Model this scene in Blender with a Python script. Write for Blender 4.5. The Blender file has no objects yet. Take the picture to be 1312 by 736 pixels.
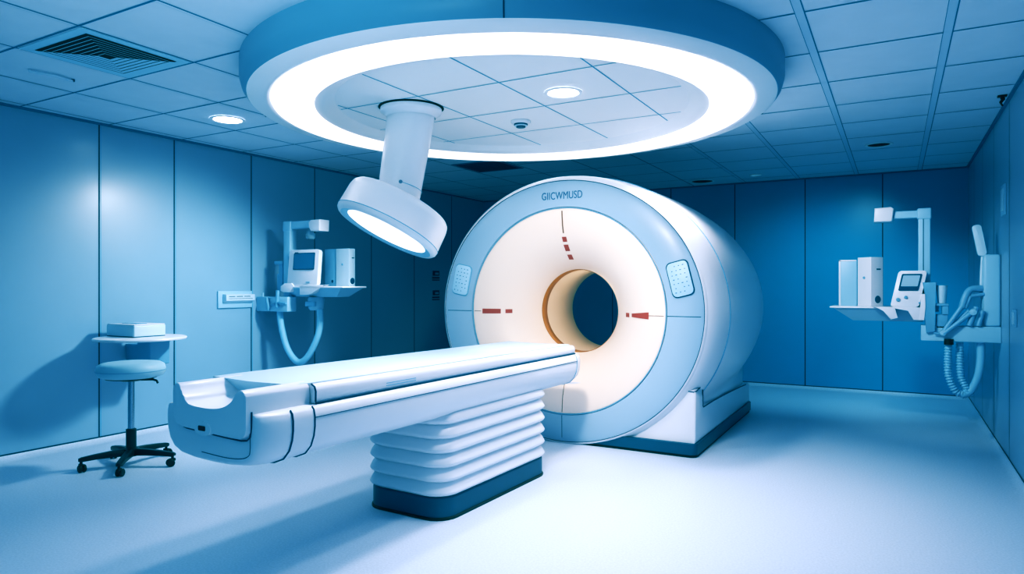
import bpy, bmesh, math, random
from mathutils import Vector, Matrix
random.seed(4)
PI = math.pi
sc = bpy.context.scene
C = sc.collection

# ------------------------------------------------------------------ materials
def mat(name, col, rough=0.4, metal=0.0, coat=0.0, noise=0.0, nscale=30.0, emit=None, es=0.0, spec=0.5, bump=0.0, trans=0.0, alpha=1.0):
    m = bpy.data.materials.new(name); m.use_nodes = True
    nt = m.node_tree; b = nt.nodes['Principled BSDF']
    b.inputs['Base Color'].default_value = (*col, 1)
    b.inputs['Roughness'].default_value = rough
    b.inputs['Metallic'].default_value = metal
    b.inputs['Coat Weight'].default_value = coat
    b.inputs['Coat Roughness'].default_value = 0.19
    b.inputs['Specular IOR Level'].default_value = spec
    if trans: b.inputs['Transmission Weight'].default_value = trans
    b.inputs['Alpha'].default_value = alpha
    if emit:
        b.inputs['Emission Color'].default_value = (*emit, 1)
        b.inputs['Emission Strength'].default_value = es
    if noise or bump:
        tc = nt.nodes.new('ShaderNodeTexCoord'); n = nt.nodes.new('ShaderNodeTexNoise')
        n.inputs['Scale'].default_value = nscale; n.inputs['Detail'].default_value = 4
        nt.links.new(tc.outputs['Object'], n.inputs['Vector'])
        if noise:
            r = nt.nodes.new('ShaderNodeMapRange')
            r.inputs['From Min'].default_value = 0.3; r.inputs['From Max'].default_value = 0.7
            r.inputs['To Min'].default_value = 1 - noise; r.inputs['To Max'].default_value = 1 + noise
            mx = nt.nodes.new('ShaderNodeMix'); mx.data_type = 'RGBA'; mx.blend_type = 'MULTIPLY'
            mx.inputs['Factor'].default_value = 1
            mx.inputs['A'].default_value = (*col, 1)
            nt.links.new(n.outputs['Fac'], r.inputs['Value']); nt.links.new(r.outputs['Result'], mx.inputs['B'])
            nt.links.new(mx.outputs['Result'], b.inputs['Base Color'])
        if bump:
            bp = nt.nodes.new('ShaderNodeBump'); bp.inputs['Strength'].default_value = bump
            bp.inputs['Distance'].default_value = 0.002
            nt.links.new(n.outputs['Fac'], bp.inputs['Height']); nt.links.new(bp.outputs['Normal'], b.inputs['Normal'])
    return m

M = {}
M['wall'] = mat('satin_blue_wall_panel', (0.33, 0.48, 0.66), 0.34, coat=0.14, noise=0.02, nscale=2)
M['wall_back'] = mat('satin_deep_blue_wall_panel', (0.05, 0.40, 0.66), 0.30, noise=0.02, nscale=2)
M['joint'] = mat('panel_joint_shadow_gap', (0.002, 0.05, 0.11), 0.6)
M['joint_edge'] = mat('panel_joint_edge', (0.12, 0.45, 0.72), 0.4)
M['floor'] = mat('speckled_pale_vinyl_floor', (0.66, 0.75, 0.92), 0.42, noise=0.07, nscale=90, spec=0.3)
M['ceil'] = mat('pale_blue_ceiling_tile', (0.74, 0.82, 0.95), 0.7, noise=0.015, nscale=6)
M['ceil_line'] = mat('ceiling_tile_gap', (0.03, 0.20, 0.36), 0.7)
M['ceil_bar'] = mat('ceiling_tee_bar', (0.62, 0.74, 0.90), 0.5)
M['white'] = mat('white_plastic', (0.84, 0.87, 0.95), 0.32, coat=0.15)
M['white2'] = mat('cool_white_plastic', (0.62, 0.78, 0.92), 0.35)
M['ringwhite'] = mat('ring_light_white_enamel', (0.88, 0.92, 0.98), 0.4)
M['ringwall'] = mat('ring_light_outer_wall_enamel', (0.22, 0.40, 0.57), 0.45)
M['tile'] = mat('white_canopy_tile', (0.92, 0.94, 0.97), 0.6)
M['tile_line'] = mat('canopy_tile_gap', (0.12, 0.33, 0.52), 0.6)
M['blue'] = mat('light_blue_gantry_face', (0.40, 0.54, 0.72), 0.35, coat=0.1)
M['pad'] = mat('pale_blue_table_pad', (0.62, 0.80, 0.95), 0.45)
M['cream'] = mat('cream_gantry_funnel', (1.0, 0.87, 0.77), 0.45)
M['bore'] = mat('beige_bore_liner', (0.95, 0.79, 0.62), 0.45)
M['bore_shade'] = mat('bore_mouth_shade_brown', (0.50, 0.21, 0.045), 0.4)  # brownish shade on the first stretch of liner, put into colour
M['red'] = mat('rust_red_alignment_mark', (0.42, 0.075, 0.055), 0.5)
M['brown'] = mat('brown_alignment_line', (0.22, 0.10, 0.05), 0.5)
M['navy'] = mat('dark_blue_plinth', (0.012, 0.085, 0.17), 0.4)
M['black'] = mat('black_rubber', (0.006, 0.008, 0.012), 0.5)
M['blackplastic'] = mat('black_plastic', (0.008, 0.012, 0.02), 0.35)
M['seam'] = mat('dark_seam', (0.012, 0.06, 0.14), 0.6)
M['softseam'] = mat('soft_blue_seam', (0.25, 0.45, 0.66), 0.6)
M['text'] = mat('slate_blue_lettering', (0.06, 0.13, 0.30), 0.5)
M['key'] = mat('blue_key_dots', (0.08, 0.20, 0.40), 0.5)
M['keypad'] = mat('pale_keypad', (0.50, 0.72, 0.93), 0.4)
M['chrome'] = mat('brushed_chrome', (0.45, 0.55, 0.65), 0.22, metal=1.0)
M['seat'] = mat('pale_vinyl_cushion', (0.52, 0.72, 0.86), 0.45)
M['grey'] = mat('blue_grey_plastic', (0.25, 0.45, 0.66), 0.4)
M['greyl'] = mat('light_blue_grey_plastic', (0.42, 0.63, 0.82), 0.4)
M['screen'] = mat('dark_display_frame', (0.015, 0.09, 0.18), 0.15)
M['screenlit'] = mat('pale_display', (0.35, 0.48, 0.62), 0.2, emit=(0.45, 0.6, 0.8), es=0.12)
M['screendim'] = mat('dim_blue_display', (0.06, 0.20, 0.36), 0.25)
M['hose'] = mat('pale_blue_hose', (0.33, 0.58, 0.80), 0.45)
M['ventdark'] = mat('vent_dark_void', (0.002, 0.006, 0.012), 0.8)
M['slat'] = mat('vent_slat', (0.50, 0.72, 0.90), 0.5)
M['ventdim'] = mat('dark_blue_vent_plate', (0.03, 0.21, 0.38), 0.6)
M['glass'] = mat('clear_bulb_glass', (0.6, 0.8, 0.95), 0.1, trans=0.7)
M['glow'] = mat('ring_diffuser', (1, 1, 1), 0.5, emit=(0.94, 0.95, 1.0), es=1.7)
M['glow2'] = mat('lamp_diffuser', (1, 1, 1), 0.5, emit=(0.92, 0.965, 1.0), es=1.15)
M['glow3'] = mat('downlight_diffuser', (1, 1, 1), 0.5, emit=(0.92, 0.965, 1.0), es=30.0)
M['glowdim'] = mat('dim_downlight_lens', (0.5, 0.7, 0.85), 0.5, emit=(0.5, 0.75, 0.95), es=0.2)

# ------------------------------------------------------------------ mesh builder
class MB:
    def __init__(s): s.bm = bmesh.new()
    def _f(s, vs, mi):
        try:
            f = s.bm.faces.new(vs); f.material_index = mi; return f
        except ValueError: return None
    def poly(s, pts, mi=0): return s._f([s.bm.verts.new(p) for p in pts], mi)
    def box(s, x0, x1, y0, y1, z0, z1, mi=0, bev=0.0, seg=3, mtx=None):
        v = [s.bm.verts.new((x, y, z)) for z in (z0, z1) for y in (y0, y1) for x in (x0, x1)]
        fs = [s._f([v[i] for i in q], mi) for q in ((0,2,3,1),(4,5,7,6),(0,1,5,4),(2,6,7,3),(0,4,6,2),(1,3,7,5))]
        if mtx is not None:
            for a in v: a.co = mtx @ a.co
        if bev:
            es = list({e for f in fs for e in f.edges})
            r = bmesh.ops.bevel(s.bm, geom=es, offset=bev, segments=seg, profile=0.5, affect='EDGES')
            for f in r['faces']: f.material_index = mi
        return s
    def loft(s, rings, mi=0, caps=(True, True), closed=True):
        R = [[s.bm.verts.new(p) for p in r] for r in rings]
        n = len(R[0])
        for a, b in zip(R, R[1:]):
            for i in range(n if closed else n - 1):
                j = (i + 1) % n
                s._f([a[i], a[j], b[j], b[i]], mi)
        if caps[0]: s._f(list(reversed(R[0])), mi)
        if caps[1]: s._f(R[-1], mi)
        return s
    def lathe(s, prof, origin=(0, 0, 0), mtx=None, seg=48, mi=0, caps=(False, False)):
        o = Vector(origin); rings = []
        for r, z in prof:
            ring = []
            for i in range(seg):
                a = 2 * PI * i / seg
                p = Vector((r * math.cos(a), r * math.sin(a), z))
                if mtx is not None: p = mtx @ p
                ring.append(o + p)
            rings.append(ring)
        return s.loft(rings, mi, caps)
    def cyl(s, p0, p1, r0, r1=None, seg=24, mi=0):
        p0, p1 = Vector(p0), Vector(p1); d = p1 - p0
        q = d.to_track_quat('Z', 'Y').to_matrix()
        return s.lathe([(r0, 0), (r1 if r1 is not None else r0, d.length)], p0, q, seg, mi, (True, True))
    def tube(s, path, r, seg=10, mi=0, caps=True, closed=False):
        P = [Vector(p) for p in path]; rings = []; n = len(P); up = None
        for i, p in enumerate(P):
            if closed: t = P[(i + 1) % n] - P[i - 1]
            else: t = P[min(i + 1, n - 1)] - P[max(i - 1, 0)]
            t.normalize()
            if up is None:
                up = Vector((0, 0, 1)) if abs(t.z) < 0.9 else Vector((1, 0, 0))
            u = (up - t * up.dot(t))
            if u.length < 1e-6: u = t.orthogonal()
            u.normalize(); w = t.cross(u); up = u
            rr = r[i] if isinstance(r, (list, tuple)) else r
            rings.append([p + u * (rr * math.cos(2 * PI * k / seg)) + w * (rr * math.sin(2 * PI * k / seg)) for k in range(seg)])
        if closed: rings.append(rings[0])
        return s.loft(rings, mi, (caps and not closed, caps and not closed))
    def prism(s, pts, f0, f1, mi=0, bev=0.0, seg=2):
        """pts: 2-D outline; f0/f1 map (a,b) to the two end faces"""
        A = [s.bm.verts.new(f0(*p)) for p in pts]; B = [s.bm.verts.new(f1(*p)) for p in pts]
        n = len(pts); fs = []
        for i in range(n): fs.append(s._f([A[i], A[(i + 1) % n], B[(i + 1) % n], B[i]], mi))
        fa = s._f(list(reversed(A)), mi); fb = s._f(B, mi)
        if bev:
            es = list(set(list(fa.edges) + list(fb.edges)))
            r = bmesh.ops.bevel(s.bm, geom=es, offset=bev, segments=seg, profile=0.5, affect='EDGES')
            for f in r['faces']: f.material_index = mi
        return s
    def build(s, name, mats, parent=None, angle=35, loc=None):
        if not isinstance(mats, (list, tuple)): mats = [mats]
        bmesh.ops.remove_doubles(s.bm, verts=s.bm.verts, dist=1e-5)
        bmesh.ops.dissolve_degenerate(s.bm, edges=s.bm.edges, dist=1e-6)
        bmesh.ops.recalc_face_normals(s.bm, faces=s.bm.faces)
        me = bpy.data.meshes.new(name); s.bm.to_mesh(me); s.bm.free()
        for m in mats: me.materials.append(m)
        for p in me.polygons: p.use_smooth = True
        me.set_sharp_from_angle(angle=math.radians(angle))
        o = bpy.data.objects.new(name, me); C.objects.link(o)
        if parent is not None: o.parent = parent
        if loc is not None: o.location = loc
        return o

def thing(name, label, cat, loc=(0, 0, 0), rotz=0.0, group=None):
    o = bpy.data.objects.new(name, None); C.objects.link(o)
    o.empty_display_size = 0.1
    o.location = loc; o.rotation_euler = (0, 0, rotz)
    o['label'] = label; o['category'] = cat
    if group: o['group'] = group
    return o
def tag(o, label, cat, group=None):
    o['label'] = label; o['category'] = cat
    if group: o['group'] = group
    return o
def struct(o):
    o['kind'] = 'structure'; return o
def dup(root, loc, label):
    r = root.copy(); C.objects.link(r); r.location = loc; r['label'] = label
    for ch in list(root.children):
        c = ch.copy(); C.objects.link(c); c.parent = r
        for g in list(ch.children):
            d = g.copy(); C.objects.link(d); d.parent = c
    return r
def rrect(w, h, r, n=5):
    pts = []
    for cx, cy, a0 in ((w/2-r, h/2-r, 0), (-w/2+r, h/2-r, 90), (-w/2+r, -h/2+r, 180), (w/2-r, -h/2+r, 270)):
        for k in range(n + 1):
            a = math.radians(a0 + 90 * k / n)
            pts.append((cx + r * math.cos(a), cy + r * math.sin(a)))
    return pts
def smooth_path(pts, n=8):
    P = [Vector(p) for p in pts]; out = []
    for i in range(len(P) - 1):
        p0 = P[max(i-1, 0)]; p1 = P[i]; p2 = P[i+1]; p3 = P[min(i+2, len(P)-1)]
        for k in range(n):
            t = k / n
            out.append(0.5*((2*p1)+(p2-p0)*t+(2*p0-5*p1+4*p2-p3)*t*t+(3*p1-p0-3*p2+p3)*t**3))
    out.append(P[-1]); return out

# ------------------------------------------------------------------ the room
XL, XR, YB, YF, H = -5.755, 0.715, 9.24, -2.2, 2.65
m = MB(); m.box(XL - .1, XR + .1, YF, YB + .1, -0.08, 0); struct(m.build('floor', M['floor']))

m = MB(); m.box(XL - .1, XR + .1, YF, YB + .1, H, H + .08)
zc = H - 0.0015
def cstrip(x0, x1, y0, y1, mi, z=zc): m.poly([(x0, y0, z), (x0, y1, z), (x1, y1, z), (x1, y0, z)], mi)
gx = [0.24 - 0.655 * k for k in range(0, 10)]
for k, x in enumerate(gx):
    if x > -1.9:
        cstrip(x - .020, x + .020, YF, YB, 2); cstrip(x + .019, x + .025, YF, YB, 1, zc - .0006); cstrip(x - .023, x - .020, YF, YB, 1, zc - .0006)
    else:
        cstrip(x - .006, x + .006, YF, YB, 1)
        cstrip(x - .03, x - .026, YF, YB, 2)
yl = 1.96 - 0.665 * 6
while yl < YB:
    cstrip(XL, -1.725, yl - .007, yl + .007, 1, zc - .0003)
    yr = yl + 0.33
    xs = [-1.725, -1.07, -0.415, 0.24, XR]
    for a, b in zip(xs, xs[1:]): cstrip(a + .022, b - .022, yr - .007, yr + .007, 1, zc - .0003)
    yl += 0.665
struct(m.build('ceiling', [M['ceil'], M['ceil_line'], M['ceil_bar']]))

def wall_strip(mb, axis, w, pos, side):
    """thin joint lines on a wall's inner face"""
    for a0, a1, mi, off in ((-.006, .006, 1, .0012), (.012, .016, 2, .0012)):
        if axis == 'x':   # wall plane x = w
            x = w + side * off; mb.poly([(x, pos + a0, 0), (x, pos + a1, 0), (x, pos + a1, H), (x, pos + a0, H)], mi)
        else:
            y = w + side * off; mb.poly([(pos + a0, y, 0), (pos + a1, y, 0), (pos + a1, y, H), (pos + a0, y, H)], mi)
m = MB(); m.box(XL - .1, XL, YF, YB + .1, 0, H)
for y in (1.6, 2.42, 3.217, 3.89, 4.744, 5.616, 6.575, 7.45, 8.35): wall_strip(m, 'x', XL, y, 1)
struct(m.build('wall_left', [M['wall'], M['joint'], M['joint_edge']]))
m = MB(); m.box(XR, XR + .1, YF, YB + .1, 0, H)
for y in (2.6, 3.45, 4.3, 5.2, 6.05, 6.95, 7.8, 8.6): wall_strip(m, 'x', XR, y, -1)
struct(m.build('wall_right', [M['wall'], M['joint'], M['joint_edge']]))
m = MB(); m.box(XL, XR, YB, YB + .1, 0, H)
for k in range(0, 8): wall_strip(m, 'y', YB, -0.139 - 0.855 * k, -1)
struct(m.build('wall_back', [M['wall_back'], M['joint'], M['joint_edge']]))
# coved skirting and the slim dark line above it
def cove(name, f, L0, L1):
    m = MB(); prof = [(0.0, 0.035), (0.006, 0.035), (0.012, 0.024), (0.03, 0.010), (0.06, 0.003), (0.10, 0.001)]
    m.loft([[f(a, t, z) for a, z in prof] for t in (L0, L1)], 0, (False, False), closed=False)
    m.loft([[f(a, t, z) for a, z in ((0.002, 0.035), (0.002, 0.046))] for t in (L0, L1)], 1, (False, False), closed=False)
    struct(m.build(name, [M['floor'], M['joint']]))
cove('baseboard_back', lambda a, t, z: (t, YB - a, z), XL, XR)
cove('baseboard_left', lambda a, t, z: (XL + a, t, z), YF, YB)
cove('baseboard_right', lambda a, t, z: (XR - a, t, z), YF, YB)
# dark ceiling edge trim
for nm, b in (('trim_1', (XL, XL + .02, YF, YB)), ('trim_2', (XR - .02, XR, YF, YB)), ('trim_3', (XL + .02, XR - .02, YB - .02, YB))):
    m = MB(); m.box(*b, H - .018, H); struct(m.build(nm, M['ceil_line']))

# ------------------------------------------------------------------ scanner gantry
G = thing('scanner_gantry', 'large white ring-shaped scanner gantry with light blue face and cream round bore', 'scanner', (-2.40, 5.10, 0))
CZ = 1.09
N = 128
def ering(rx, rz, y, cz=CZ, n=N): return [(rx * math.sin(2*PI*i/n), y, cz + rz * math.cos(2*PI*i/n)) for i in range(n)]
# white rounded rim in front
m = MB()
m.loft([ering(1.160, 1.070, -0.012), ering(1.168, 1.078, -0.022), ering(1.176, 1.087, -0.018), ering(1.186, 1.096, 0.0), ering(1.196, 1.104, 0.03)], 0, (False, False))
m.build('front_rim', M['white'], G, 60)
# light blue face ring with its joints
m = MB()
m.loft([ering(1.166, 1.076, 0.01), ering(1.166, 1.076, -0.014), ering(1.158, 1.068, -0.019), ering(0.90, 0.875, -0.022), ering(0.884, 0.860, -0.018), ering(0.880, 0.856, 0.01)], 0, (False, False))
def faceline(mb, pts, r, mi): mb.tube(pts, r, 6, mi)
faceline(m, [(-1.14, -0.0185, 1.075), (-0.885, -0.0215, 1.075)], .0028, 1)
faceline(m, [(0.885, -0.0215, 1.065), (1.14, -0.0185, 1.065)], .0028, 1)
faceline(m, [(0, -0.0185, 0.045), (0, -0.0215, 0.228)], .0028, 1)
m.tube(ering(1.167, 1.077, -0.019), .0035, 6, 1, closed=True)
m.build('face_ring', [M['blue'], M['seam']], G, 40)
# cream funnel into the bore
FL = [(0.882, 0.858, 0.004), (0.868, 0.846, -0.012), (0.855, 0.835, -0.016), (0.78, 0.775, -0.012), (0.70, 0.70, -0.002), (0.62, 0.625, 0.022), (0.55, 0.555, 0.062), (0.49, 0.495, 0.115), (0.44, 0.444, 0.17), (0.405, 0.408, 0.225), (0.38, 0.382, 0.275), (0.367, 0.368, 0.31), (0.362, 0.362, 0.33)]
BZ = 1.08
def fcz(rz): return BZ if rz < .5 else BZ + (CZ - BZ) * (rz - .5) / .36
m = MB()
m.loft([ering(a, b, y, fcz(b)) for a, b, y in FL], 0, (False, False))
m.tube(ering(0.874, 0.851, -0.014), .005, 6, 1, closed=True)
def fl_at(q):
    """funnel surface: (radius in x, radius in z, depth) for x-radius q"""
    for (a0, b0, y0), (a1, b1, y1) in zip(FL, FL[1:]):
        if a1 <= q <= a0:
            t = (a0 - q) / (a0 - a1); return q, b0 + t*(b1-b0), y0 + t*(y1-y0)
    return FL[-1]
m.tube([(-.856, -.0175, 1.075), (-.79, -.0145, 1.075)], .0022, 6, 2)
m.tube([(.856, -.0175, 1.065), (.735, -.008, 1.065)], .0022, 6, 2)
m.tube([(0, fl_at(q)[2] - .002, fcz(fl_at(q)[1]) - fl_at(q)[1]) for q in (.855, .82, .78, .74, .70, .62, .55)], .0025, 6, 2)
m.build('bore_funnel', [M['cream'], M['softseam'], M['brown']], G, 60)
def mark_side(x0, x1, h0, h1, zc, nm='alignment_mark'):
    m = MB(); n = 6; top = []; bot = []
    for k in range(n + 1):
        x = x0 + (x1 - x0) * k / n; h = h0 + (h1 - h0) * k / n
        y = fl_at(abs(x))[2] - .004
        top.append((x, y, zc + h/2)); bot.append((x, y, zc - h/2))
    m.loft([bot, top], 0, (False, False), closed=False); m.build(nm, M['red'], G)
def mark_top(r0, r1, w, mt, nm='alignment_mark'):
    m = MB(); n = 6; L = []; R = []
    for k in range(n + 1):
        q = r0 + (r1 - r0) * k / n; a, b, y = fl_at(q); z = fcz(b) + b
        L.append((-w/2, y - .004, z + .001)); R.append((w/2, y - .004, z + .001))
    m.loft([L, R], 0, (False, False), closed=False); m.build(nm, mt, G)
mark_side(-.775, -.610, .042, .040, 1.075); mark_side(-.575, -.525, .034, .034, 1.075)
mark_side(.735, .580, .055, .028, 1.064); mark_side(.555, .515, .034, .034, 1.064)
mark_top(.845, .645, .011, M['brown'], 'alignment_line')
mark_top(.615, .575, .040, M['red']); mark_top(.553, .503, .042, M['red']); mark_top(.475, .435, .042, M['red'])
# brown band paints the shade inside the bore mouth; bore liner behind it
m = MB(); m.loft([ering(.361, .361, .33, BZ), ering(.356, .356, .335, BZ), ering(.356, .356, .425, BZ), ering(.361, .361, .43, BZ)], 0, (False, False)); m.build('bore_shade_band', M['bore_shade'], G, 60)
m = MB(); m.loft([ering(.360, .360, .43, BZ), ering(.360, .360, .99, BZ), ering(.42, .42, 1.04, BZ), ering(.62, .62, 1.32, BZ), ering(.86, .84, 1.75, BZ), ering(1.0, .94, 2.10, BZ)], 0, (False, False)); m.build('bore_liner', M['bore'], G, 60)
# outer shell
def bring(rx, rz, y, side, cz=CZ, n=N):
    out = []
    for i in range(n):
        t = 2*PI*i/n; x = rx*math.sin(t); z = cz + rz*math.cos(t)
        if z < cz and side > 0:
            s = 1 if x >= 0 else -1
            if abs(x) < side and cz - z > 0: x = s * side
        out.append((x, y, max(z, .06)))
    return out
m = MB()
BR = [(1.184, 1.096, .0, 0), (1.215, 1.118, .03, 0), (1.245, 1.128, .10, 0), (1.272, 1.132, .18, 0), (1.290, 1.135, .27, 1.0), (1.312, 1.135, .42, 1.06), (1.330, 1.132, .65, 1.075), (1.340, 1.128, .9, 1.075), (1.340, 1.118, 1.2, 1.075), (1.325, 1.10, 1.5, 1.07), (1.295, 1.07, 1.75, 1.065), (1.25, 1.035, 1.95, 1.055), (1.19, .99, 2.08, 1.04), (1.10, .95, 2.13, 1.0), (1.0, .94, 2.135, .9)]
m.loft([bring(*b) for b in BR], 0, (False, False))
ln = [(x * 1.002, y, CZ + (z - CZ) * 1.002) for x, y, z in ering(1.290, 1.135, .27) if z > .40]
k = max(range(len(ln)), key=lambda i: (ln[i][0] - ln[i-1][0])**2 + (ln[i][2] - ln[i-1][2])**2)
m.tube(ln[k:] + ln[:k], .004, 6, 1)
m.build('outer_shell', [M['white'], M['softseam']], G, 50)
# base cover
m = MB()
pr = [(.035, .10), (.035, .50), (.10, .512), (.215, .518), (.245, .49), (.255, .345), (.6, .345), (1.1, .335), (1.7, .315), (2.05, .30), (2.19, .30), (2.19, .10)]
m.prism(pr, lambda a, b: (-1.085, a, b), lambda a, b: (1.085, a, b), 0, .02, 3)
sx = 1.0865
m.tube([(1.03, .034, .497), (1.07, .036, .494), (sx, .06, .500), (sx, .12, .508), (sx, .215, .515), (sx, .246, .49), (sx, .255, .36), (sx, .27, .347), (sx, .6, .347), (sx, 1.1, .337), (sx, 1.7, .317), (sx, 2.0, .303)], .0045, 6, 1)
m.build('base_cover', [M['white'], M['seam']], G, 40)
m = MB()
m.prism(rrect(2.20, 2.23, .05), lambda a, b: (a, b + 1.115, .022), lambda a, b: (a, b + 1.115, .105), 0, .006)
m.prism(rrect(2.18, 2.21, .05), lambda a, b: (a, b + 1.115, .0), lambda a, b: (a, b + 1.115, .022), 1)
m.build('plinth', [M['navy'], M['black']], G, 40)
# keypads
def keypad(x, z, tilt):
    m = MB(); mt = Matrix.Translation((x, -0.022, z)) @ Matrix.Rotation(tilt, 4, 'Y')
    f = lambda y: (lambda a, b: mt @ Vector((a, y, b)))
    m.prism(rrect(.176, .276, .04), f(.0), f(-.003), 2)
    m.prism(rrect(.160, .260, .034), f(.0), f(-.012), 0, .005)
    for r in range(7):
        for c in range(4):
            px = -.05 + c * .033 + (.006 if r % 2 else 0); pz = .10 - r * .033
            if (r, c) in ((0, 0), (3, 2), (5, 1), (6, 3)): continue
            w = .006 if (r + c) % 3 else .009
            m.prism([(px-w, pz-.003), (px+w*.4, pz-.003), (px+w*.4, pz+.003), (px-w, pz+.003)], f(-.011), f(-.0135), 1)
    m.build('keypad', [M['keypad'], M['key'], M['seam'] if x > 0 else M['softseam']], G, 40)
keypad(-.985, 1.350, math.radians(12)); keypad(.985, 1.350, math.radians(-14))
# lettering on the face
def text_part(s, size, mtx, mt, parent, name, ext=.001, sp=1.0, sxy=1.0):
    cu = bpy.data.curves.new(name, 'FONT'); cu.body = s; cu.size = size; cu.align_x = 'CENTER'; cu.align_y = 'CENTER'
    cu.extrude = ext; cu.space_character = sp
    t = bpy.data.objects.new(name + '_tmp', cu); C.objects.link(t)
    dg = bpy.context.evaluated_depsgraph_get(); me = bpy.data.meshes.new_from_object(t.evaluated_get(dg))
    bpy.data.objects.remove(t); bpy.data.curves.remove(cu)
    me.transform(Matrix.Diagonal((sxy, 1, 1, 1))); me.transform(mtx)
    me.materials.clear(); me.materials.append(mt)
    o = bpy.data.objects.new(name, me); C.objects.link(o); o.parent = parent; return o
text_part('GIICWMUSD', .088, Matrix.Translation((0.0, -.0235, 2.040)) @ Matrix.Rotation(PI/2, 4, 'X'), M['text'], G, 'lettering', sxy=.72, sp=1.05)

# ------------------------------------------------------------------ patient table
T = thing('patient_table', 'long white patient table with pale blue pad leading into the scanner bore', 'table', (-2.429, 3.30, 0), math.radians(-2.17))
SEC = [(.0, .790), (.295, .790), (.318, .786), (.330, .774), (.336, .745), (.336, .705), (.330, .665), (.312, .620), (.278, .585), (.22, .563), (.13, .553), (0, .550)]
def sec(y, s=1.0, zs=1.0, zref=.78, top=None):
    pts = [(x * s, y, zref + (z - zref) * zs) for x, z in SEC]
    return pts + [(-x, yy, z) for x, yy, z in reversed(pts[1:-1])]
def half(y, off=.0012, s=1, lo=0):
    return [(s * (x + (off if x > .1 else 0)), y, z - (off if x <= .318 and z < .6 else 0) + (off if z > .78 else 0)) for x, z in SEC[2:]]
m = MB()
m.loft([sec(-1.20), sec(1.28), sec(1.34, .99, .99), sec(1.385, .955, .96), sec(1.41, .90, .90), sec(1.415, .8, .8)])
for s in (1, -1):
    m.tube([(s * .3385, -1.20, .742), (s * .3385, 1.30, .742)], .002, 6, 1)
    m.tube([(s * .3045, -1.165, .7945), (s * .3045, 1.33, .7945)], .0050, 6, 1)
    m.tube(half(1.30, .0012, s), .0022, 6, 2)
m.build('table_beam', [M['white'], M['seam'], M['softseam']], T, 40)
m = MB()
m.loft([sec(-1.464, .86, .87), sec(-1.460, .895, .905), sec(-1.446, .925, .94), sec(-1.42, .955, .968), sec(-1.385, .98, .987), sec(-1.34, .992, 1.0), sec(-1.30, 1.0, 1.0), sec(-1.20)])
for s in (1, -1):
    m.tube(half(-1.315, .0015, s), .0036, 6, 1); m.tube(half(-1.20, .0015, s), .0032, 6, 1)
    # lower panel joint on the face of the end cap
f = [(.262, -1.464, .735), (.262, -1.464, .65), (.25, -1.464, .622), (.20, -1.464, .605), (.10, -1.464, .598), (-.05, -1.464, .602)]
m.tube(smooth_path(f, 6), .0018, 6, 1)
m.build('end_cap', [M['white'], M['seam']], T, 40)
# cradle end plate: U-shaped headrest
U = [(-.205, .708), (-.228, .722), (-.240, .745), (-.244, .85), (-.239, .870), (-.226, .882), (-.210, .884), (-.196, .874), (-.184, .850), (-.160, .824), (-.115, .806), (-.06, .797), (.02, .795), (.09, .800), (.145, .815), (.185, .838), (.205, .862), (.222, .880), (.240, .886), (.256, .880), (.268, .866), (.272, .845), (.272, .735), (.265, .712), (.246, .697), (.21, .692), (.10, .694), (-.05, .700), (-.15, .704)]
U = [(x + .034 if x < -.15 else x, z) for x, z in U]
UE = [(x, z) for x, z in U[22:] + U[:2]]
U = [(p.x, p.y) for p in smooth_path([(x, z, 0) for x, z in U + U[:1]], 3)][:-1]
m = MB()
m.prism(U, lambda a, b: (a, -1.492, b), lambda a, b: (a, -1.172, b), 0, .004, 2)
edge = [(x, -1.4665, z - (.013 if z < .72 else 0)) for x, z in ([(.2745, .80)] + UE)]
m.tube(edge, .0035, 6, 1)
m.build('headrest_cradle', [M['white'], M['seam']], T, 40)
m = MB()
el = [(.056 * math.cos(2*PI*k/32), .710 + .030 * math.sin(2*PI*k/32)) for k in range(32)]
m.prism(el, lambda a, b: (a, -1.470, b), lambda a, b: (a, -1.498, b), 0, .004, 2)
m.prism(rrect(.046, .020, .005), lambda a, b: (a, -1.490, b + .712), lambda a, b: (a, -1.500, b + .712), 1)
m.build('release_button', [M['white'], M['blackplastic']], T, 40)
# tabletop cradle
def csec(y, s=1.0, dz=0.0):
    p = [(.0, .792), (.296, .792), (.303, .800), (.305, .845), (.300, .862), (.288, .872), (.272, .874), (.25, .866), (0, .860)]
    p = [(x * s, y, z + (dz if z > .81 else 0)) for x, z in p]
    return p + [(-x, yy, z) for x, yy, z in reversed(p[1:-1])]
m = MB(); m.loft([csec(-1.165), csec(1.30, 1, -.020), csec(1.34, .985, -.021), csec(1.355, .96, -.022)])
for s in (1, -1): m.box(s*.3045 - .0012, s*.3045 + .0012, -.72, -.50, .812, .815, 2); m.box(s*.3045 - .0012, s*.3045 + .0012, -.72, -.50, .824, .827, 2)
m.tube([(-.306, -1.168, .80), (-.306, -1.168, .85), (-.28, -1.168, .874)], .004, 6, 1)
m.tube([(.306, -1.168, .80), (.3065, -1.168, .845), (.300, -1.168, .864), (.28, -1.168, .875)], .004, 6, 1)
m.build('tabletop', [M['white'], M['seam'], M['softseam']], T, 40)
def psec(y, top=.884, s=1.0, bot=.80):
    p = [(.0, bot), (.165 * s, bot), (.20 * s, .832), (.255 * s, top - .016), (.262 * s, top - .006), (.252 * s, top), (.0, top - .006)]
    p = [(x, y, z) for x, z in p]
    return p + [(-x, yy, z) for x, yy, z in reversed(p[1:-1])]
m = MB()
A = psec(-1.245); A = [(x * .98, y + .06 * (.884 - z) / .08 - .03, z) for x, y, z in A]
m.loft([A, psec(-1.15), psec(1.30, .864), psec(1.345, .858, .97)])
m.build('table_pad', M['pad'], T, 40)
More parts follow.
